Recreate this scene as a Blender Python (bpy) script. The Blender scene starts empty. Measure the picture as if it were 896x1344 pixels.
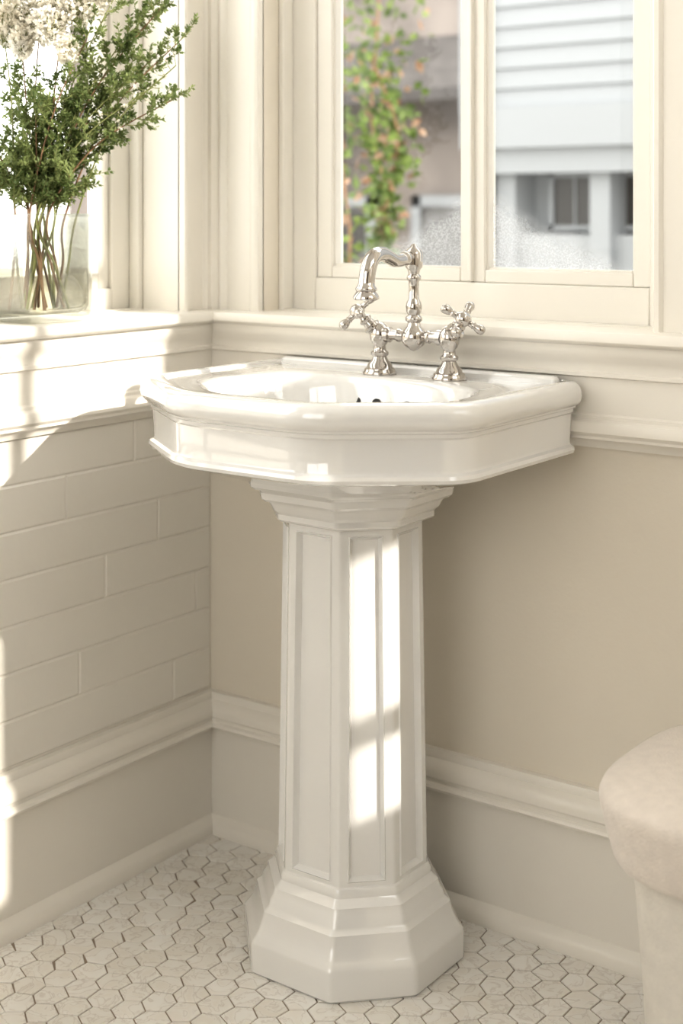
import bpy, bmesh, math, random
from mathutils import Vector, Matrix
random.seed(7)
S = bpy.context.scene
COL = S.collection

# ---------------------------------------------------------------- materials
def nt(name):
    m = bpy.data.materials.new(name); m.use_nodes = True
    t = m.node_tree
    return m, t, t.nodes, t.links, t.nodes['Principled BSDF']

def mat(name, col, rough=0.5, metal=0.0, coat=0.0, bump=0.0, bscale=40, var=0.0, vscale=6, sheen=0.0, cior=1.5):
    m, t, N, L, P = nt(name)
    P.inputs['Base Color'].default_value = (*col, 1)
    P.inputs['Roughness'].default_value = rough
    P.inputs['Metallic'].default_value = metal
    P.inputs['Coat Weight'].default_value = coat
    P.inputs['Coat Roughness'].default_value = 0.03
    P.inputs['Coat IOR'].default_value = cior
    P.inputs['Sheen Weight'].default_value = sheen
    tc = N.new('ShaderNodeTexCoord')
    if var > 0:
        n = N.new('ShaderNodeTexNoise'); n.inputs['Scale'].default_value = vscale
        n.inputs['Detail'].default_value = 4
        L.new(tc.outputs['Object'], n.inputs['Vector'])
        r = N.new('ShaderNodeValToRGB')
        r.color_ramp.elements[0].position = 0.3; r.color_ramp.elements[1].position = 0.7
        r.color_ramp.elements[0].color = tuple(c*(1-var) for c in col)+(1,)
        r.color_ramp.elements[1].color = tuple(min(1, c*(1+var*.4)) for c in col)+(1,)
        L.new(n.outputs['Fac'], r.inputs['Fac']); L.new(r.outputs['Color'], P.inputs['Base Color'])
    if bump > 0:
        n = N.new('ShaderNodeTexNoise'); n.inputs['Scale'].default_value = bscale
        n.inputs['Detail'].default_value = 5
        L.new(tc.outputs['Object'], n.inputs['Vector'])
        b = N.new('ShaderNodeBump'); b.inputs['Strength'].default_value = bump
        b.inputs['Distance'].default_value = 0.002
        L.new(n.outputs['Fac'], b.inputs['Height']); L.new(b.outputs['Normal'], P.inputs['Normal'])
    return m

M_wall = mat('paint_greige', (.82,.765,.67), .55, bump=.15, bscale=120)
M_trim = mat('paint_cream_satin', (.875,.84,.775), .28, bump=.1, bscale=60)
M_ltile = mat('paint_cream_panel', (.88,.85,.79), .30, bump=.25, bscale=25)
M_sash = mat('paint_sash', (.885,.855,.795), .30)
M_ceil = mat('ceiling_paint', (.85,.835,.81), .8)
M_cer = mat('white_vitreous_china', (.85,.845,.83), .06, coat=1.0, cior=1.75)
M_chrome = mat('polished_nickel', (.60,.57,.54), .05, metal=1.0)
M_dark = mat('overflow_dark', (.02,.018,.016), .6)
M_door = mat('dark_walnut', (.07,.04,.025), .4, var=.4, vscale=5)
M_grout = mat('grout_tan', (.34,.28,.22), .9, bump=.4, bscale=200)
M_fab = mat('linen_upholstery', (.78,.715,.65), .9, bump=.8, bscale=350, var=.06, vscale=60, sheen=.3)
M_fab2 = mat('linen_skirt', (.73,.695,.635), .8, bump=.6, bscale=200, var=.06, vscale=40)
M_stem = mat('woody_stem', (.28,.17,.10), .7)
M_gstem = mat('green_stem', (.26,.28,.11), .6)
M_siding = mat('white_siding', (.35,.365,.38), .6)
M_extwin = mat('dark_window', (.06,.055,.05), .3)
M_roof = mat('roof_shingle', (.14,.13,.125), .9, var=.3, vscale=8)
M_stucco = mat('pale_stucco', (.33,.29,.265), .9, var=.5, vscale=1.2)
M_ground = mat('ground_paving', (.30,.285,.26), .9, var=.2, vscale=2)

def leafmat(name, col, col2, trans=.35):
    m, t, N, L, P = nt(name)
    P.inputs['Roughness'].default_value = .5
    tc = N.new('ShaderNodeTexCoord'); n = N.new('ShaderNodeTexNoise'); n.inputs['Scale'].default_value = 25
    L.new(tc.outputs['Object'], n.inputs['Vector'])
    r = N.new('ShaderNodeValToRGB'); r.color_ramp.elements[0].position=.35; r.color_ramp.elements[1].position=.65
    r.color_ramp.elements[0].color=(*col,1); r.color_ramp.elements[1].color=(*col2,1)
    L.new(n.outputs['Fac'], r.inputs['Fac']); L.new(r.outputs['Color'], P.inputs['Base Color'])
    tr = N.new('ShaderNodeBsdfTranslucent'); L.new(r.outputs['Color'], tr.inputs['Color'])
    mx = N.new('ShaderNodeMixShader'); mx.inputs[0].default_value = trans
    L.new(P.outputs[0], mx.inputs[1]); L.new(tr.outputs[0], mx.inputs[2])
    L.new(mx.outputs[0], N['Material Output'].inputs['Surface'])
    return m
M_leaf = leafmat('olive_leaf', (.14,.20,.065), (.34,.40,.17))
M_petal = leafmat('cream_petal', (.92,.88,.78), (.95,.93,.88), .3)
M_exleaf = leafmat('garden_leaf', (.08,.13,.035), (.22,.29,.08))
M_exleaf2 = leafmat('garden_leaf_rust', (.30,.17,.10), (.42,.31,.23))

def glassmat(name, tint, gl=.04, edge=.5, fog=False, mxr=.8):
    m, t, N, L, P = nt(name); N.remove(P)
    tr = N.new('ShaderNodeBsdfTransparent'); tr.inputs['Color'].default_value=(*tint,1)
    g = N.new('ShaderNodeBsdfGlossy'); g.inputs['Roughness'].default_value=.02
    lw = N.new('ShaderNodeLayerWeight'); lw.inputs['Blend'].default_value=edge
    mx = N.new('ShaderNodeMixShader')
    mr = N.new('ShaderNodeMapRange'); mr.inputs['To Min'].default_value=gl; mr.inputs['To Max'].default_value=mxr
    L.new(lw.outputs['Fresnel'], mr.inputs['Value']); L.new(mr.outputs[0], mx.inputs[0])
    L.new(tr.outputs[0], mx.inputs[1]); L.new(g.outputs[0], mx.inputs[2])
    out = mx
    if fog:
        # condensation low on the panes, densest beside the meeting stiles
        tc = N.new('ShaderNodeTexCoord'); sp = N.new('ShaderNodeSeparateXYZ'); L.new(tc.outputs['Object'], sp.inputs[0])
        def mth(op,a,b=None):
            n=N.new('ShaderNodeMath'); n.operation=op
            for i,v in enumerate((a,b)):
                if v is None: continue
                if isinstance(v,(int,float)): n.inputs[i].default_value=v
                else: L.new(v,n.inputs[i])
            return n.outputs[0]
        dx = mth('ABSOLUTE', mth('SUBTRACT', sp.outputs['X'], .517))
        h = mth('SUBTRACT', 1.19, mth('MULTIPLY', dx, .50))
        n1=N.new('ShaderNodeTexNoise'); n1.inputs['Scale'].default_value=14; n1.inputs['Detail'].default_value=6
        L.new(tc.outputs['Object'], n1.inputs['Vector'])
        h = mth('ADD', h, mth('MULTIPLY', mth('SUBTRACT', n1.outputs['Fac'], .5), .07))
        d = mth('SUBTRACT', h, sp.outputs['Z'])
        a = mth('MULTIPLY', d, 22.0)
        cl=N.new('ShaderNodeClamp'); L.new(a, cl.inputs[0])
        n2=N.new('ShaderNodeTexNoise'); n2.inputs['Scale'].default_value=500; n2.inputs['Detail'].default_value=2
        L.new(tc.outputs['Object'], n2.inputs['Vector'])
        sp2=mth('ADD', mth('MULTIPLY', mth('GREATER_THAN', n2.outputs['Fac'], .52), .20), .38)
        f = mth('MULTIPLY', cl.outputs[0], sp2)
        df=N.new('ShaderNodeBsdfTranslucent'); df.inputs['Color'].default_value=(.85,.87,.90,1)
        df2=N.new('ShaderNodeBsdfDiffuse'); df2.inputs['Color'].default_value=(.85,.87,.90,1)
        ad=N.new('ShaderNodeMixShader'); ad.inputs[0].default_value=.45
        L.new(df.outputs[0],ad.inputs[1]); L.new(df2.outputs[0],ad.inputs[2])
        mx2=N.new('ShaderNodeMixShader'); L.new(f,mx2.inputs[0]); L.new(mx.outputs[0],mx2.inputs[1]); L.new(ad.outputs[0],mx2.inputs[2])
        out=mx2
    L.new(out.outputs[0], N['Material Output'].inputs['Surface'])
    return m
M_pane = glassmat('window_glass', (.98,.985,.98), .02, .1)
M_panefog = glassmat('window_glass_condensation', (.98,.985,.98), .02, .1, fog=True)
M_vase = glassmat('vase_glass', (.945,.95,.92), .07, .30, mxr=.6)
M_water = glassmat('vase_water', (.96,.95,.905), .02, .15, mxr=.3)

# marble hex tile
M_tile, t, N, L, P = nt('marble_hex_tile')
P.inputs['Roughness'].default_value=.25
tc=N.new('ShaderNodeTexCoord'); at=N.new('ShaderNodeAttribute'); at.attribute_name='tint'
n=N.new('ShaderNodeTexNoise'); n.inputs['Scale'].default_value=22; n.inputs['Detail'].default_value=8; n.inputs['Distortion'].default_value=1.5
L.new(tc.outputs['Object'], n.inputs['Vector'])
r=N.new('ShaderNodeValToRGB'); e=r.color_ramp.elements
e[0].position=.38; e[0].color=(.86,.83,.78,1); e[1].position=.62; e[1].color=(.89,.875,.84,1)
k=e.new(.47); k.color=(.88,.86,.82,1); k=e.new(.50); k.color=(.76,.725,.68,1); k=e.new(.53); k.color=(.88,.86,.82,1)
L.new(n.outputs['Fac'], r.inputs['Fac'])
mu=N.new('ShaderNodeMix'); mu.data_type='RGBA'; mu.blend_type='MULTIPLY'; mu.inputs['Factor'].default_value=1
r2=N.new('ShaderNodeValToRGB'); r2.color_ramp.elements[0].color=(.94,.93,.91,1); r2.color_ramp.elements[1].color=(1,1,1,1); r2.color_ramp.elements[1].position=.6
L.new(at.outputs['Fac'], r2.inputs['Fac'])
L.new(r.outputs['Color'], mu.inputs['A']); L.new(r2.outputs['Color'], mu.inputs['B'])
L.new(mu.outputs['Result'], P.inputs['Base Color'])

# ---------------------------------------------------------------- builders
class MB:
    def __init__(s): s.v=[]; s.f=[]; s.mi=[]
    def add(s, vs, fs, mi=0):
        o=len(s.v); s.v+= [tuple(p) for p in vs]
        s.f += [tuple(i+o for i in f) for f in fs]; s.mi += [mi]*len(fs)
    def box(s, x0,x1,y0,y1,z0,z1, mi=0):
        s.add([(x0,y0,z0),(x1,y0,z0),(x1,y1,z0),(x0,y1,z0),(x0,y0,z1),(x1,y0,z1),(x1,y1,z1),(x0,y1,z1)],
              [(0,3,2,1),(4,5,6,7),(0,1,5,4),(1,2,6,5),(2,3,7,6),(3,0,4,7)], mi)
    def tube(s, pts, rad, seg=20, mi=0, cap=True):
        pts=[Vector(p) for p in pts]; n=len(pts)
        if not isinstance(rad,(list,tuple)): rad=[rad]*n
        T=[]
        for i in range(n):
            a=pts[max(0,i-1)]; b=pts[min(n-1,i+1)]; d=b-a
            T.append(d.normalized() if d.length>1e-9 else (T[-1] if T else Vector((0,0,1))))
        up=Vector((0,0,1)) if abs(T[0].z)<.9 else Vector((1,0,0))
        u=(up-T[0]*up.dot(T[0])).normalized()
        vs=[]; fs=[]
        for i in range(n):
            u=(u-T[i]*u.dot(T[i])).normalized(); w=T[i].cross(u)
            for k in range(seg):
                a=2*math.pi*k/seg
                vs.append(pts[i]+(u*math.cos(a)+w*math.sin(a))*max(rad[i],1e-5))
        for i in range(n-1):
            for k in range(seg):
                k2=(k+1)%seg
                fs.append((i*seg+k,i*seg+k2,(i+1)*seg+k2,(i+1)*seg+k))
        if cap:
            fs.append(tuple(reversed(range(seg)))); fs.append(tuple((n-1)*seg+k for k in range(seg)))
        s.add(vs,fs,mi)
    def lathe(s, base, axis, prof, seg=32, mi=0):
        base=Vector(base); axis=Vector(axis).normalized()
        up=Vector((0,0,1)) if abs(axis.z)<.9 else Vector((1,0,0))
        u=(up-axis*up.dot(axis)).normalized(); w=axis.cross(u)
        vs=[];fs=[]
        for r,h in prof:
            for k in range(seg):
                a=2*math.pi*k/seg
                vs.append(base+axis*h+(u*math.cos(a)+w*math.sin(a))*max(r,1e-5))
        n=len(prof)
        for i in range(n-1):
            for k in range(seg):
                k2=(k+1)%seg
                fs.append((i*seg+k,i*seg+k2,(i+1)*seg+k2,(i+1)*seg+k))
        s.add(vs,fs,mi)
    def rings(s, rings, mi=0, cap0=False, cap1=False):
        n=len(rings[0]); vs=[p for r in rings for p in r]; fs=[]
        for i in range(len(rings)-1):
            for k in range(n):
                k2=(k+1)%n
                fs.append((i*n+k,i*n+k2,(i+1)*n+k2,(i+1)*n+k))
        if cap0: fs.append(tuple(reversed(range(n))))
        if cap1: fs.append(tuple((len(rings)-1)*n+k for k in range(n)))
        s.add(vs,fs,mi)
    def obj(s, name, mats, parent=None, smooth=40, bevel=0, bseg=2, fix=True):
        me=bpy.data.meshes.new(name); me.from_pydata(s.v,[],s.f); 
        if not isinstance(mats,(list,tuple)): mats=[mats]
        for m in mats: me.materials.append(m)
        me.polygons.foreach_set('material_index', s.mi)
        if fix:
            b=bmesh.new(); b.from_mesh(me); bmesh.ops.recalc_face_normals(b,faces=b.faces); b.to_mesh(me); b.free()
        if smooth:
            me.polygons.foreach_set('use_smooth',[True]*len(me.polygons))
            me.set_sharp_from_angle(angle=math.radians(smooth))
        me.update()
        o=bpy.data.objects.new(name,me); COL.objects.link(o)
        if parent: o.parent=parent
        if bevel:
            md=o.modifiers.new('bevel','BEVEL'); md.width=bevel; md.segments=bseg; md.limit_method='ANGLE'; md.angle_limit=math.radians(30)
            md.harden_normals=False
        return o

def empty(name):
    o=bpy.data.objects.new(name,None); COL.objects.link(o); o.empty_display_size=.1; return o
def box(name,x0,x1,y0,y1,z0,z1,m,bevel=0,parent=None):
    b=MB(); b.box(x0,x1,y0,y1,z0,z1); return b.obj(name,m,parent,smooth=0 if not bevel else 30,bevel=bevel)
def holed(x0,x1,ya,yb,za,zb,ops):
    """wall slab in the yz plane with rectangular openings"""
    b=MB()
    ys=sorted({ya,yb,*[o[0] for o in ops],*[o[1] for o in ops]}); zs=sorted({za,zb,*[o[2] for o in ops],*[o[3] for o in ops]})
    for i in range(len(ys)-1):
        for j in range(len(zs)-1):
            cy=(ys[i]+ys[i+1])/2; cz=(zs[j]+zs[j+1])/2
            if any(o[0]<cy<o[1] and o[2]<cz<o[3] for o in ops): continue
            b.box(x0,x1,ys[i],ys[i+1],zs[j],zs[j+1])
    return b

# ---------------------------------------------------------------- room shell
XR=2.5; YF=-3.6; ZC=3.0
BX0,BX1,BZ0,BZ1 = .125,.885,.95,2.35      # back opening
LY1,LY0,LZ0,LZ1 = -.087,-2.0,.95,2.45    # left opening
TH=.16
b=MB()
b.box(-.20,XR+.15,0,TH,0,BZ0); b.box(-.20,BX0,0,TH,BZ0,ZC); b.box(BX1,XR+.15,0,TH,BZ0,ZC); b.box(BX0,BX1,0,TH,BZ1,ZC)
b.obj('wall_back',M_wall,smooth=0)
b=MB()
b.box(-.20,0,YF,0,0,LZ0); b.box(-.20,0,LY1,0,LZ0,ZC); b.box(-.20,0,YF,LY0,LZ0,ZC); b.box(-.20,0,LY0,LY1,LZ1,ZC)
b.obj('wall_left',M_trim,smooth=0)
# unseen right wall, its openings made up to shape the sun patches
holed(XR,XR+.03,YF,0,0,ZC,[(-.188,-.126,1.215,1.62),(-1.25,-.03,1.95,2.85),(-.50,-.378,1.30,1.75)]).obj('wall_right_sun_slots',M_wall,smooth=0)
b=MB()
b.box(XR+.005,XR+.025,-.36,-.325,1.95,2.85); b.box(XR+.005,XR+.025,-.80,-.765,1.95,2.85)
b.box(XR+.005,XR+.025,-1.25,-.03,2.33,2.36)
b.box(XR+.005,XR+.025,-.188,-.126,1.335,1.37)
b.obj('sun_pattern_bars',M_sash,smooth=0)  # unseen bars added to break the incoming sun into a pattern
# unseen wall added behind camera to cut fill light, broad opening admits some
b=MB()
b.box(-.2,XR+.06,YF-.1,YF,0,.9); b.box(-.2,.25,YF-.1,YF,.9,ZC); b.box(2.0,XR+.06,YF-.1,YF,.9,ZC); b.box(.25,2.0,YF-.1,YF,2.75,ZC)
b.obj('wall_front_fill_block',M_wall,smooth=0)
b=MB(); b.box(.25,2.0,YF-.07,YF-.03,1.80,1.84); b.box(1.10,1.15,YF-.07,YF-.03,.9,2.75); b.obj('fill_opening_bars',M_sash,smooth=0)  # bars across the added fill-light opening
d1=empty('reflection_door_1')  # made-up dark door, out of view, added for dark reflections in the chrome
b=MB(); b.box(XR-.03,XR-.001,-2.9,-1.7,0,2.1); b.obj('reflection_door_leaf',M_door,d1,smooth=0)
b=MB()
for z0,z1 in ((.15,.9),(1.05,1.95)):
    for y0,y1 in ((-2.8,-2.35),(-2.25,-1.8)): b.box(XR-.038,XR-.03,y0,y1,z0,z1)
b.obj('reflection_door_panels',M_door,d1,smooth=30,bevel=.003)
box('ceiling',-.2,XR+.15,YF,TH,ZC,ZC+.1,M_ceil)
# floor: grout slab + hexagon mosaic
box('floor',-.2,XR+.15,YF,TH,-.05,-.002,M_grout)
b=MB(); tint=[]
F=.0465; gap=.0021; R0=F/math.sqrt(3)
rng=random.Random(3)
jit={}
def jv(x,y):
    k=(round(x*2000/3),round(y*2000/3))
    if k not in jit: jit[k]=(rng.uniform(-.0028,.0028),rng.uniform(-.0028,.0028))
    return x+jit[k][0], y+jit[k][1]
row=0; y=-.012
while y>-2.6:
    x=.012+(F/2 if row%2 else 0)
    while x<2.2:
        cs=[]
        for k in range(6):
            a=math.pi/6+k*math.pi/3
            cs.append(jv(x+R0*math.cos(a), y+R0*math.sin(a)))
        cx=sum(p[0] for p in cs)/6; cy=sum(p[1] for p in cs)/6
        def ring(ins,z):
            out=[]
            for px,py in cs:
                d=math.hypot(px-cx,py-cy); k=(d-ins)/d
                out.append((cx+(px-cx)*k,cy+(py-cy)*k,z))
            return out
        dz=rng.uniform(-.0003,.0003)
        b.rings([ring(gap/2*1.15,-.003),ring(gap/2*1.15,-.0008+dz),ring(gap/2*1.15+.0010,dz)],cap1=True)
        tint += [rng.random()]*13
        x+=F
    y-=R0*1.5; row+=1
o=b.obj('floor_hex_tiles',M_tile,smooth=0,fix=False)
a=o.data.attributes.new('tint','FLOAT','FACE'); a.data.foreach_set('value',tint)

# mitred running mouldings round the inside corner
def corner_run(nameb,namel,prof,xend,yend,m,closed=False):
    for nm,end in ((nameb,'b'),(namel,'l')):
        b=MB(); A=[];B=[]
        for d,z in prof:
            A.append((d,-d,z))
            B.append((xend,-d,z) if end=='b' else (d,yend,z))
        n=len(prof); vs=A+B; fs=[(i,i+1,n+i+1,n+i) for i in range(n-1)]
        b.add(vs,fs); b.obj(nm,m,smooth=35,fix=True)
sill=[(-.13,.960),(.046,.960),(.052,.958),(.055,.953),(.055,.944),(.052,.940),(.046,.938),
      (.040,.937),(.040,.930),(.037,.920),(.031,.912),(.027,.905),(.027,.896),(.030,.894),(.030,.889),(.022,.886),(.022,.832),
      (.026,.829),(.026,.824),(.033,.820),(.036,.813),(.036,.804),(.030,.798),(.030,.794),(.020,.790),(.012,.783),(.010,.778),(-.002,.778)]
corner_run('trim_1','trim_2',sill,XR,YF,M_trim)
base=[(-.002,.252),(.012,.252),(.015,.247),(.015,.240),(.022,.236),(.028,.228),(.030,.222),(.030,.214),(.027,.210),(.027,.205),(.033,.202),(.035,.198),(.033,.194),
      (.018,.190),(.018,.030),(.022,.027),(.030,.022),(.034,.014),(.035,.0),(.035,-.002)]
corner_run('baseboard_back','baseboard_left',base,XR,YF,M_trim)

# left wall plank/tile panelling
b=MB(); rr=random.Random(11)
z=.256; rh=.0746
offs=[.10,.33,.04,.27,.14,.36,.20]
for i in range(7):
    y=-.004; first=True
    while y>YF:
        ln = offs[i] if first else rr.uniform(.50,.75); first=False
        y1=max(YF,y-ln)
        x1=.0022; c=.003
        z0=z+.0004; z1=z+rh-.0004; ya=y-.0004; yb=y1+.0004
        b.add([(0,yb,z0),(0,ya,z0),(0,ya,z1),(0,yb,z1),(x1,yb+c,z0+c),(x1,ya-c,z0+c),(x1,ya-c,z1-c),(x1,yb+c,z1-c)],
              [(4,5,6,7),(0,1,5,4),(1,2,6,5),(2,3,7,6),(3,0,4,7)])
        y=y1
    z+=rh
b.obj('wall_left_tiles',M_ltile,smooth=0)

# casings: profile (t across width from opening edge outward, d proud)
cas=[(0,-.002),(0,.014),(.003,.017),(.010,.017),(.013,.014),(.015,.011),(.050,.011),(.053,.015),(.058,.018),(.062,.016),(.064,.020),(.066,.028),(.078,.028),(.082,.024),(.082,-.002)]
def casing(name,f):
    b=MB(); n=len(cas)
    vs=[f(t_,d,.958) for t_,d in cas]+[f(t_,d,2.46) for t_,d in cas]
    b.add(vs,[(i,i+1,n+i+1,n+i) for i in range(n-1)]); return b.obj(name,M_trim,smooth=35)
casing('trim_3',lambda t_,d,z:(BX0-t_*1.5,-d,z))
casing('trim_4',lambda t_,d,z:(BX1+t_,-d,z))
casing('trim_5',lambda t_,d,z:(d,LY1+t_*1.03,z))
casing('trim_6',lambda t_,d,z:(d,LY0-t_,z))
box('trim_7',0.02,.99,-.025,0.001,2.35,2.50,M_trim,.004)
box('trim_8',-.001,.025,-2.1,-.02,2.45,2.55,M_trim,.004)

# ---------------------------------------------------------------- windows
w=empty('window_1')   # back window, pair of casements
yi=.075
def frame(name,parent,pl,a0,a1,z0,z1,wl,wr,wb,wt,dep,axis='x',m=M_sash,bev=.0025):
    b=MB()
    def bx(u0,u1,q0,q1):
        if axis=='x': b.box(u0,u1,pl,pl+dep,q0,q1)
        else: b.box(pl-dep,pl,u0,u1,q0,q1)
    bx(a0,a0+wl,z0,z1); bx(a1-wr,a1,z0,z1); bx(a0+wl,a1-wr,z0,z0+wb); bx(a0+wl,a1-wr,z1-wt,z1)
    return b.obj(name,m,parent,smooth=30,bevel=bev)
frame('stop_frame',w,yi-.03,BX0,BX1,.95,BZ1,.012,.012,.012,.02,.03)
frame('sash_outer',w,yi,BX0,BX1,.95,BZ1,.062,.045,.070,.06,.05)
for i,(a0,a1) in enumerate(((BX0+.062,.5155),(.5175,BX1-.045))):
    frame('sash_leaf_%d'%(i+1),w,yi+.006,a0,a1,1.020,BZ1-.06,.034 if i==0 else .0235,.0225 if i==0 else .030,.022,.05,.035)
    frame('glazing_bead_%d'%(i+1),w,yi+.012,a0+(.032 if i==0 else .0215),a1-(.0205 if i==0 else .028),1.040,BZ1-.108,.006,.006,.006,.006,.025)
box('meeting_stile',.5125,.5205,yi-.004,yi+.02,1.022,BZ1-.06,M_sash,.002,w)
b=MB(); b.add([(BX0+.09,yi+.028,1.03),(BX1-.06,yi+.028,1.03),(BX1-.06,yi+.028,BZ1-.1),(BX0+.09,yi+.028,BZ1-.1)],[(0,1,2,3)])
b.obj('pane',M_panefog,w,smooth=0)
b=MB(); b.box(BX0-.02,BX1+.02,yi+.05,TH+.06,.90,.945); b.obj('outer_sill',M_sash,w,smooth=0)

w=empty('window_2')   # left window
xi=-.115
frame('stop_frame',w,xi+.025,LY0,LY1,.95,LZ1,.012,.012,.012,.02,.025,'y')
frame('sash_outer',w,xi,LY0,LY1,.95,LZ1,.055,.055,.050,.06,.045,'y')
frame('sash_leaf',w,xi-.008,LY0+.055,LY1-.055,.998,LZ1-.06,.026,.026,.030,.04,.03,'y')
box('mullion',xi-.04,xi,-1.08,-1.03,.99,LZ1-.05,M_sash,.002,w)
b=MB(); b.add([(xi-.026,LY0+.07,1.01),(xi-.026,LY1-.07,1.01),(xi-.026,LY1-.07,LZ1-.08),(xi-.026,LY0+.07,LZ1-.08)],[(0,1,2,3)])
b.obj('pane',M_pane,w,smooth=0)

# ---------------------------------------------------------------- polygon helpers
def offset_poly(P,e):
    n=len(P); out=[]
    for i in range(n):
        p0=Vector(P[i-1]);p1=Vector(P[i]);p2=Vector(P[(i+1)%n])
        d1=(p1-p0).normalized(); d2=(p2-p1).normalized()
        n1=Vector((d1.y,-d1.x)); n2=Vector((d2.y,-d2.x))
        k=1+n1.dot(n2)
        out.append(p1+(n1+n2)*(e/k))
    return out
def round_poly(P,rt,z,cs=6,es=7):
    n=len(P); out=[]; T=[]
    for i in range(n):
        p0=Vector(P[i-1]);p1=Vector(P[i]);p2=Vector(P[(i+1)%n]); t_=rt[i]
        a=p1+(p0-p1).normalized()*t_; c=p1+(p2-p1).normalized()*t_
        T.append((a,p1,c))
    for i in range(n):
        a,p,c=T[i]
        for k in range(cs+1):
            u=k/cs; q=a*(1-u)**2+p*2*u*(1-u)+c*u*u; out.append((q.x,q.y,z))
        nx=T[(i+1)%n][0]
        for k in range(1,es):
            q=c.lerp(nx,k/es); out.append((q.x,q.y,z))
    return out

# ---------------------------------------------------------------- pedestal sink
sink=empty('pedestal_sink')
XC=.478; XP=.487
hw=.306
BP=[(XC-hw-.004,-.038),(XC-hw-.004,-.370),(XC-.118,-.502),(XC+.128,-.502),(XC+hw,-.365),(XC+hw,-.038)]
RT=[.010,.036,.046,.040,.036,.010]
def br(e,z,extra=0):
    P=offset_poly(BP,-e)
    P=[Vector(p) for p in P]; P[0].y=BP[0][1]; P[5].y=BP[5][1]
    return round_poly(P,[max(.004,r_) for r_ in RT],z)
prof=[(.110,.742),(.030,.768),(.020,.770),(.014,.773),(.012,.778),(.014,.783),(.019,.786),(.0205,.790),(.018,.832),(.015,.835),(.014,.840),(.0105,.842),(.0095,.845),
      (.006,.847),(.002,.852),(0,.860),(.0008,.868),(.0035,.875),(.0095,.8802),(.018,.882),(.028,.882),(.034,.8805),(.037,.877),(.040,.8765)]
rings=[br(e_,z_) for e_,z_ in prof]
last=rings[-1]
bc=(XC+.022,-.286); A_,B_=.208,.150
def oval(s_,z_,p=2.35,dy=0):
    out=[]
    for (x,y,_) in last:
        a=math.atan2((y-bc[1])/B_,(x-bc[0])/A_)
        c,s2=math.cos(a),math.sin(a)
        rr_=(abs(c)**p+abs(s2)**p)**(-1/p)
        out.append((bc[0]+A_*s_*rr_*c, bc[1]+dy+B_*s_*rr_*s2, z_))
    return out
ov1=oval(1.06,.8765)
mid=[tuple(Vector(l).lerp(Vector(o_),.5)) for l,o_ in zip(last,ov1)]
rings += [mid,ov1,oval(1.03,.875),oval(1.0,.871),oval(.98,.864),oval(.955,.85),oval(.92,.825),oval(.86,.79),oval(.74,.762,2.2),oval(.55,.746,2.1),oval(.3,.738,2),oval(.1,.734,2)]
b=MB(); b.rings(rings,cap0=True,cap1=False)
led=[(XC-hw+.04,-.038),(XC-hw+.04,-.058),(XC+hw-.04,-.058),(XC+hw-.04,-.038)]
lr=[round_poly(offset_poly(led,-e_),[.006]*4,z_) for e_,z_ in ((0,.87),(0,.883),(.002,.886),(.005,.888))]
b.rings(lr,cap0=True,cap1=True)
b.obj('basin',M_cer,sink,smooth=32)
b=MB(); b.lathe((bc[0],bc[1],.734),(0,0,1),[(.026,0),(.027,.002),(.024,.004),(.016,.003),(.0,.001)],32); b.obj('drain',M_chrome,sink)
for i,dx in enumerate((-.045,-.008,.05)):
    b=MB(); 
    b.lathe((bc[0]-.015+dx,-.1455-.0025,.836),(0,-1,.25),[(.0075,-.006),(.0075,.002),(.0,.0021)],20); b.obj('overflow_hole_%d'%(i+1),M_dark,sink)

# pedestal column
px,py=XP-.018,-.203
def octp(w_,d_,c_): return [(px-w_,py+d_-c_),(px-w_,py-d_+c_),(px-w_+c_,py-d_),(px+w_-c_,py-d_),(px+w_,py-d_+c_),(px+w_,py+d_-c_),(px+w_-c_,py+d_),(px-w_+c_,py+d_)]
OP=octp(.103,.098,.056)
def orr(e,z): return round_poly(offset_poly(OP,e),[.006]*8,z,3,1)
b=MB()
cap=[(.083,.762),(.083,.748),(.079,.744),(.066,.742),(.062,.738),(.061,.728),(.057,.724),(.050,.722),(.046,.718),(.044,.708),(.040,.704),(.033,.702),(.029,.697),(.026,.690),(.021,.685),(.018,.682),(.018,.674),(.015,.671),(.004,.669),(-.001,.665)]
b.rings([orr(e_,z_) for e_,z_ in cap],cap0=True,cap1=True)
bs=[(.004,.144),(.010,.140),(.013,.134),(.013,.128),(.016,.124),(.023,.118),(.026,.108),(.030,.103),(.032,.095),(.035,.091),(.040,.087),(.043,.076),(.048,.062),(.053,.054),(.058,.048),(.060,.043),(.060,.004),(.057,.0),]
b.rings([orr(e_,z_) for e_,z_ in bs],cap0=True,cap1=True)
b.obj('pedestal_mouldings',M_cer,sink,smooth=28)
bm=bmesh.new()
top=[bm.verts.new((p.x,p.y,.668)) for p in offset_poly(OP,0)]
bot=[bm.verts.new((p.x,p.y,.138)) for p in offset_poly(OP,.007)]
fs=[bm.faces.new((bot[i],bot[(i+1)%8],top[(i+1)%8],top[i])) for i in range(8)]
bmesh.ops.recalc_face_normals(bm,faces=bm.faces)
bmesh.ops.bevel(bm,geom=[e_ for e_ in bm.edges if len(e_.link_faces)==2],offset=.0035,segments=3,affect='EDGES',profile=.5)
fs=[f for f in bm.faces if f.calc_area()>.02]
bmesh.ops.inset_individual(bm,faces=fs,thickness=.014,depth=0)
bmesh.ops.inset_individual(bm,faces=fs,thickness=.0025,depth=.002)
bmesh.ops.inset_individual(bm,faces=fs,thickness=.0035,depth=-.005)
bmesh.ops.inset_individual(bm,faces=fs,thickness=.0040,depth=-.004)
me=bpy.data.meshes.new('column'); bm.to_mesh(me); bm.free(); me.materials.append(M_cer)
me.polygons.foreach_set('use_smooth',[True]*len(me.polygons)); me.set_sharp_from_angle(angle=math.radians(28))
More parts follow.
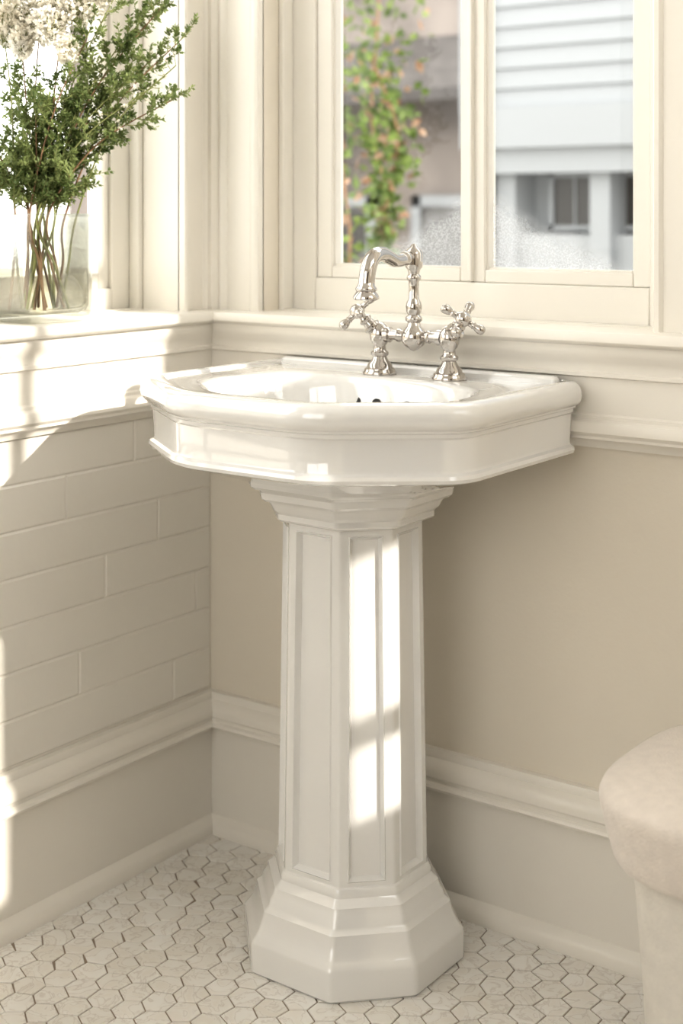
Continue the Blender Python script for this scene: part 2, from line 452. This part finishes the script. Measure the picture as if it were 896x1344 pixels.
o=bpy.data.objects.new('column',me); COL.objects.link(o); o.parent=sink

# ---------------------------------------------------------------- bridge faucet
fa=empty('bridge_faucet')
FX,FY,FZ=.515,-.098,.877
def fp(x,y,z): return (FX+x,FY+y,FZ+z)
b=MB()
hx=.066
for sgn in (-1,1):
    b.lathe(fp(sgn*hx,0,0),(0,0,1),[(.0275,0),(.028,.003),(.0255,.006),(.025,.009),(.021,.011),(.0195,.016),(.014,.022),(.011,.028),(.0145,.031),(.0145,.035),(.0105,.038),(.0095,.046),(.013,.050),(.0155,.056),(.0165,.064),(.0155,.072),(.011,.079),(.006,.083),(0,.084)],32)
    ax=Vector((-.52,-.45,.70) if sgn<0 else (.68,-.38,.62)).normalized()
    base_=Vector(fp(sgn*(hx+.004),0,.067))
    b.lathe(base_,ax,[(.012,0),(.012,.010),(.0145,.012),(.0145,.016),(.010,.018),(.0085,.024),(.011,.027),(.011,.030),(.0065,.033),(.006,.037),(.010,.040),(.0125,.045),(.0125,.052),(.009,.056),(.007,.058),(0,.060)],28)
    hub=base_+ax*.047
    u=Vector((0,1,0)); u=(u-ax*u.dot(ax)).normalized(); v=ax.cross(u)
    for k in range(4):
        a=math.radians(30+90*k); d=u*math.cos(a)+v*math.sin(a)
        b.lathe(hub,d,[(.0065,.006),(.0052,.011),(.0048,.017),(.0062,.019),(.0048,.021),(.0066,.025),(.0080,.030),(.0072,.035),(.004,.038),(0,.0385)],18)
b.lathe(fp(-hx,0,.064),(1,0,0),[(.0125,.012),(.0125,.020),(.0085,.022),(.0078,.034),(.0105,.036),(.0105,.041),(.0085,.043),(.0085,hx-.012),(.0125,hx-.010),(.0125,hx+.010),(.0085,hx+.012),(.0085,2*hx-.043),(.0105,2*hx-.041),(.0105,2*hx-.036),(.0078,2*hx-.034),(.0085,2*hx-.022),(.0125,2*hx-.020),(.0125,2*hx-.012)],28)
b.lathe(fp(0,0,0),(0,0,1),[(0,.040),(.006,.042),(.011,.046),(.0165,.050),(.0205,.057),(.0205,.066),(.017,.074),(.0115,.080),(.010,.086),(.0135,.089),(.0135,.094),(.0095,.098),(.0125,.104),(.0130,.112),(.0115,.118),(.0085,.124),(.0078,.140),(.0085,.152),(.0115,.155),(.0115,.160),(.0085,.163),(.010,.170),(.0135,.174),(.0145,.180),(.0145,.196),(.012,.202),(.006,.206),(.004,.210),(0,.212)],36)
ctrl=[(0,0,.190),(0,-.018,.190),(0,-.036,.186),(0,-.054,.186),(0,-.072,.192),(0,-.090,.197),(0,-.108,.195),(0,-.121,.186),(0,-.128,.172),(0,-.131,.158),(0,-.132,.148)]
def catmull(P,n=6):
    P=[Vector(p) for p in P]; out=[]
    for i in range(len(P)-1):
        p0=P[max(0,i-1)];p1=P[i];p2=P[i+1];p3=P[min(len(P)-1,i+2)]
        for k in range(n):
            t_=k/n
            out.append(.5*((2*p1)+(p2-p0)*t_+(2*p0-5*p1+4*p2-p3)*t_**2+(3*p1-p0-3*p2+p3)*t_**3))
    out.append(P[-1]); return out
pts=[Vector(fp(*p)) for p in catmull(ctrl)]
nP=len(pts); rad=[]
for i in range(nP):
    u=i/(nP-1); r_=.0085+.004*math.sin(min(1,u*1.15)*math.pi*.5)
    if .10<u<.16: r_+=.002
    rad.append(r_)
b.tube(pts,rad,28)
b.lathe(fp(0,-.132,.154),(0,-.02,-1),[(.0125,0),(.0135,.004),(.0165,.008),(.0165,.011),(.0145,.013),(.018,.017),(.020,.021),(.020,.024),(.017,.026),(.014,.026),(.013,.018)],30)
b.obj('faucet_body',M_chrome,fa,smooth=50)

# ---------------------------------------------------------------- upholstered stool
st=empty('upholstered_stool')
sx,sy=1.166,-.290
def sup(R,z,n=3.0,seg=72,cx_=None,cy_=None):
    cx_=sx if cx_ is None else cx_; cy_=sy if cy_ is None else cy_
    out=[]
    for k in range(seg):
        a=2*math.pi*k/seg; c,s_=math.cos(a),math.sin(a)
        r_=R*(abs(c)**n+abs(s_)**n)**(-1/n); out.append((cx_+r_*c,cy_+r_*s_,z))
    return out
b=MB()
cp=[(.150,.350),(.168,.351),(.176,.355),(.180,.362),(.183,.375),(.190,.402),(.1945,.424),(.195,.433),(.192,.440),(.185,.445),(.170,.449),(.13,.453),(.07,.4555),(.02,.456),(.001,.456)]
b.rings([sup(r_,z_) for r_,z_ in cp],cap0=True)
b.obj('cushion',M_fab,st,smooth=60)
b=MB()
cp=[(.138,0),(.140,.004),(.143,.10),(.152,.25),(.159,.335),(.159,.352)]
b.rings([sup(r_,z_,2.8) for r_,z_ in cp],cap0=True,cap1=True)
b.rings([sup(r_,z_,2.8) for r_,z_ in ((.140,0),(.146,.002),(.147,.03),(.143,.034))])
b.obj('skirt',M_fab2,st,smooth=60)

# ---------------------------------------------------------------- vase + flowers
VX,VY,VZ=-.020,-.402,.9602
va=empty('glass_vase')
b=MB()
vp=[(.001,0),(.052,0),(.060,.002),(.066,.007),(.069,.015),(.070,.04),(.070,.165),(.071,.170),(.071,.1745),(.0695,.1765),(.066,.175),(.0652,.168),(.0652,.026),(.061,.018),(.052,.014),(.001,.014)]
b.rings([sup(r_,VZ+z_,4.6,96,VX,VY) for r_,z_ in vp])
b.obj('vase_body',M_vase,va,smooth=40)
b=MB()
b.rings([sup(r_,VZ+z_,4.6,96,VX,VY) for r_,z_ in [(.001,.0145),(.052,.0145),(.0605,.0185),(.0647,.0265),(.0647,.085),(.001,.085)]])
b.obj('water',M_water,va,smooth=40)

fl=empty('flower_arrangement')
RV=Vector((.809,.588,0)); DV=Vector((-.588,.809,0))
def lp(l,z,d=0): return Vector((VX,VY,0))+RV*l+DV*d+Vector((0,0,z))
rg=random.Random(21)
stems=MB(); leaves=MB(); petals=MB()
def leaf(mb,p,d,n,ln,wd):
    d=d.normalized(); s_=d.cross(n)
    if s_.length<1e-4: s_=d.orthogonal()
    s_.normalize(); up=s_.cross(d)
    mb.add([p,p+d*ln*.5+s_*wd+up*wd*.3,p+d*ln,p+d*ln*.5-s_*wd+up*wd*.3],[(0,1,2),(0,2,3)])
def rv(): 
    return Vector((rg.gauss(0,1),rg.gauss(0,1),rg.gauss(0,1))).normalized()
def twig(p,d,ln,dens=1.0,lev=0):
    n=max(4,int(ln/.007)); pts=[p.copy()]; q=p.copy(); dd=d.normalized()
    for i in range(n):
        dd=(dd+rv()*.14+Vector((0,0,.05))).normalized(); q=q+dd*(ln/n); pts.append(q.copy())
        m=4 if dens>=1 else 2
        for j in range(m):
            o_=rv(); o_=(o_-dd*o_.dot(dd)).normalized()
            leaf(leaves,q+dd*rg.uniform(-.003,.003),(dd*.8+o_).normalized(),rv(),rg.uniform(.006,.011),rg.uniform(.0014,.0026))
        if lev<1 and i>0 and rg.random()<.42:
            o_=rv(); o_=(o_-dd*o_.dot(dd)).normalized()
            twig(q,(dd+o_*.9),ln*rg.uniform(.25,.5),dens,lev+1)
    stems.tube(pts,[.0011*(1-.6*i/n) for i in range(n+1)],5,1,cap=False)
targets=[(.230,1.425,.02,1),(.220,1.32,-.03,1),(.17,1.46,.0,1),(.12,1.50,.03,1),(.145,1.35,-.02,1),(.085,1.42,-.04,1),(.20,1.47,-.02,1),(.18,1.39,.02,1),(.14,1.42,-.02,1),
         (.0,1.30,-.03,1),(-.05,1.34,.02,1),(-.075,1.24,-.02,1),(-.03,1.42,.0,1),(.05,1.50,-.02,0),(.0,1.50,.02,0),(-.06,1.47,-.02,0),(.11,1.27,.0,1),(-.03,1.22,.03,1),(.05,1.34,.03,1),(-.055,1.19,-.03,1),
         (.230,1.375,-.05,2),(.19,1.34,-.04,2)]
for (l,z,d,kind) in targets:
    a_=rg.uniform(0,6.28); rr_=rg.uniform(.02,.050)
    p0=lp(math.cos(a_)*rr_, .980, math.sin(a_)*rr_)
    pn=lp(l*.14+rg.uniform(-.034,.034),1.135,d*.3+rg.uniform(-.026,.026))
    pk=(p0+pn)*.5+rv()*.004
    p2=lp(l,z,d)
    pm=(pn+p2)*.5+Vector((0,0,.02))-RV*(l*.10)
    P=catmull([p0,pk,pn,pm,p2],8); n=len(P)
    stems.tube(P,[.0026*(1-.7*i/n) for i in range(n)],7,0 if rg.random()<.65 else 1)
    if kind==1:
        for i in range(int(n*.54),n):
            dd=(P[i]-P[i-1]).normalized(); fr=(i-n*.5)/(n*.5)
            for j in range(2 if i%2 else 1):
                o_=rv()-DV*0; o_=(o_-dd*o_.dot(dd)); o_=(o_-DV*o_.dot(DV)*.5).normalized()
                twig(P[i].copy(),dd*.8+o_*.8,rg.uniform(.03,.06)*(1.1-.5*fr))
        twig(P[-1].copy(),dd,.04)
    elif kind==2:
        for i in range(n-8,n):
            dd=(P[i]-P[i-1]).normalized(); o_=rv()
            q=P[i]+o_*.02; stems.tube([P[i],q],.0006,4,1)
            for j in range(8): leaf(petals,q,rv(),rv(),.006,.0025)
# cream blossom heads
for (l,z,d,rx,rz) in [(-.005,1.46,.0,.05,.04),(.065,1.475,-.03,.045,.035),(.03,1.50,-.02,.05,.035),(-.055,1.44,-.03,.03,.035),(.10,1.50,-.02,.035,.022),(.02,1.44,-.04,.03,.03),(-.05,1.48,-.02,.045,.04),(-.02,1.415,-.04,.016,.025),(.055,1.40,-.045,.014,.02)]:
    c=lp(l,z,d)
    for i in range(560):
        o_=rv(); r_=rg.random()**.4
        q=c+RV*(o_.x*rx*r_)+DV*(o_.y*.03*r_)+Vector((0,0,o_.z*rz*r_))
        leaf(petals,q,(o_+rv()*.8),rv(),rg.uniform(.006,.012),rg.uniform(.003,.005))
    for i in range(40):
        o_=rv(); stems.tube([c-Vector((0,0,rz*.8)),c+RV*(o_.x*rx)+DV*(o_.y*.03)+Vector((0,0,o_.z*rz))],.0006,4,1,cap=False)
stems.obj('stems',[M_stem,M_gstem],fl,smooth=60,fix=False)
leaves.obj('leaves',M_leaf,fl,smooth=0,fix=False)
petals.obj('blossoms',M_petal,fl,smooth=0,fix=False)

# ---------------------------------------------------------------- outside
box('ground',-14,12,.3,20,-.62,-.6,M_ground)
h=empty('neighbor_house')
b=MB(); zz=1.72; 
while zz<6:
    b.add([(-2.36,4.992,zz),(6,4.992,zz),(6,5.01,zz+.115),(-2.36,5.01,zz+.115),(-2.36,5.01,zz),(6,5.01,zz)],[(0,1,2,3),(4,5,1,0)]); zz+=.115
b.box(-2.36,6,5.01,5.5,1.5,6); b.box(-2.36,6,5.3,5.5,-.6,1.5)
b.box(-2.45,6,4.93,5.3,1.50,1.72); b.box(-2.45,6,4.98,5.3,1.36,1.5)
b.box(-2.42,-2.30,4.95,5.3,-.6,1.5)
for x0 in (-2.28,-1.70,-1.05): b.box(x0,x0+.12,5.05,5.3,-.6,1.4)
b.box(-2.3,6,5.12,5.3,-.6,1.02)
b.box(-2.46,-2.33,4.94,5.05,1.7,6)
b.obj('siding_wall',M_siding,h,smooth=0)
b=MB()
for x0,x1 in ((-2.02,-1.76),(-1.585,-1.30),(-.9,-.6)):
    b.box(x0,x1,5.26,5.295,1.07,1.34)
b.obj('basement_windows',M_extwin,h,smooth=0)
b=MB()
for x0,x1 in ((-2.02,-1.76),(-1.585,-1.30),(-.9,-.6)):
    b.box(x0-.03,x1+.03,5.24,5.30,1.34,1.37); b.box(x0-.03,x1+.03,5.24,5.30,1.04,1.07); b.box(x0-.03,x0,5.24,5.30,1.04,1.37); b.box(x1,x1+.03,5.24,5.30,1.04,1.37)
    xm=(x0+x1)/2; b.box(xm-.006,xm+.006,5.25,5.28,1.07,1.34)
b.obj('window_surrounds',M_siding,h,smooth=0)
h2=empty('distant_house')
b=MB(); b.box(-10,-4.0,9,12,-.6,5.0); b.obj('stucco_wall',M_stucco,h2,smooth=0)
b=MB(); b.add([(-9.3,8.2,2.2),(-3.7,8.2,2.2),(-3.7,9,2.75),(-9.3,9,2.75),(-9.3,8.2,2.1),(-3.7,8.2,2.1)],[(0,1,2,3),(4,5,1,0)])
b.add([(-10.3,8.6,4.9),(-3.7,8.6,4.9),(-3.7,10.5,6.0),(-10.3,10.5,6.0),(-10.3,12.3,4.9),(-3.7,12.3,4.9)],[(0,1,2,3),(3,2,5,4)]); b.obj('roof',M_roof,h2,smooth=0)
b=MB()
for x0 in (-7.6,-6.4,-5.3): b.box(x0,x0+.5,8.95,9,.3,1.2)
for x0 in (-7.6,-6.0): b.box(x0,x0+.6,8.95,9,3.3,4.4)
b.obj('house_windows',M_extwin,h2,smooth=0)
b=MB()
for x0 in (-7.6,-6.4,-5.3):
    b.box(x0-.1,x0,8.93,9,.2,1.3); b.box(x0+.5,x0+.6,8.93,9,.2,1.3); b.box(x0-.1,x0+.6,8.93,9,1.2,1.3); b.box(x0-.1,x0+.6,8.93,9,.2,.3)
for x0 in (-7.6,-6.0):
    b.box(x0-.12,x0,8.93,9,3.2,4.5); b.box(x0+.6,x0+.72,8.93,9,3.2,4.5)
b.obj('window_frames',M_siding,h2,smooth=0)
def shrub(name,cols,nl,sz,seed,mats):
    rg2=random.Random(seed); lv=MB(); stt=MB(); E=empty(name)
    def rvv(): return Vector((rg2.gauss(0,1),rg2.gauss(0,1),rg2.gauss(0,1))).normalized()
    for (x,y,z0,z1,sp) in cols:
        P=[Vector((x+rg2.uniform(-.08,.08),y+rg2.uniform(-.05,.05),z0+(z1-z0)*i/9)) for i in range(10)]
        P[0].x=x; stt.tube(catmull(P,3),.006,7)
        for i in range(nl):
            u=rg2.random(); k=int(u*8.99); c=P[k].lerp(P[k+1],u*9-k if u*9-k<1 else 1)
            hsh=math.sin(k*7.3+x*11)*.5+.5
            o_=rvv()*sp*(.3+hsh)*rg2.random()**.5
            q=c+o_
            d=rvv(); n_=rvv(); s_=d.cross(n_).normalized(); l_=sz*rg2.uniform(.6,1.2)
            lv.add([q,q+d*l_*.5+s_*l_*.32,q+d*l_,q+d*l_*.5-s_*l_*.32],[(0,1,2),(0,2,3)],0 if rg2.random()<.85 else 1)
    stt.obj('branches',M_stem,E,smooth=60,fix=False); lv.obj('foliage',mats,E,smooth=0,fix=False)
shrub('garden_shrub',[(-1.45,2.35,-.6,2.9,.20),(-1.30,2.55,-.6,1.7,.20),(-1.7,3.0,-.6,2.6,.2)],900,.055,5,[M_exleaf,M_exleaf2])
shrub('garden_hedge',[(-3.2-.35*i,1.1+.5*i,-.6,1.6+.2*(i%3),.45) for i in range(5)],500,.08,9,[M_exleaf,M_exleaf2])

# ---------------------------------------------------------------- light
W=bpy.data.worlds.new('world'); S.world=W; W.use_nodes=True
bg=W.node_tree.nodes['Background']; bg.inputs['Color'].default_value=(1.0,.985,.95,1); bg.inputs['Strength'].default_value=3.3
sd=bpy.data.lights.new('sun','SUN'); sd.energy=5.2; sd.angle=math.radians(.6); sd.color=(1.0,.94,.86)
so=bpy.data.objects.new('sun',sd); COL.objects.link(so)
tosun=Vector((1,.05,.5)).normalized(); so.rotation_euler=tosun.to_track_quat('Z','Y').to_euler(); so.location=(6,0,4)

# ---------------------------------------------------------------- camera
cd=bpy.data.cameras.new('camera'); cd.sensor_width=36; cd.sensor_fit='AUTO'; cd.lens=49.98
cd.shift_y=-.2917; cd.clip_start=.05
cd.dof.use_dof=True; cd.dof.focus_distance=2.1; cd.dof.aperture_fstop=3.5
co=bpy.data.objects.new('camera',cd); COL.objects.link(co)
co.location=(1.755,-2.001,1.137)
fw=Vector((-.5878,.8090,0)); co.rotation_euler=fw.to_track_quat('-Z','Y').to_euler()
S.camera=co
S.view_settings.view_transform='Standard'
S.view_settings.gamma=.84
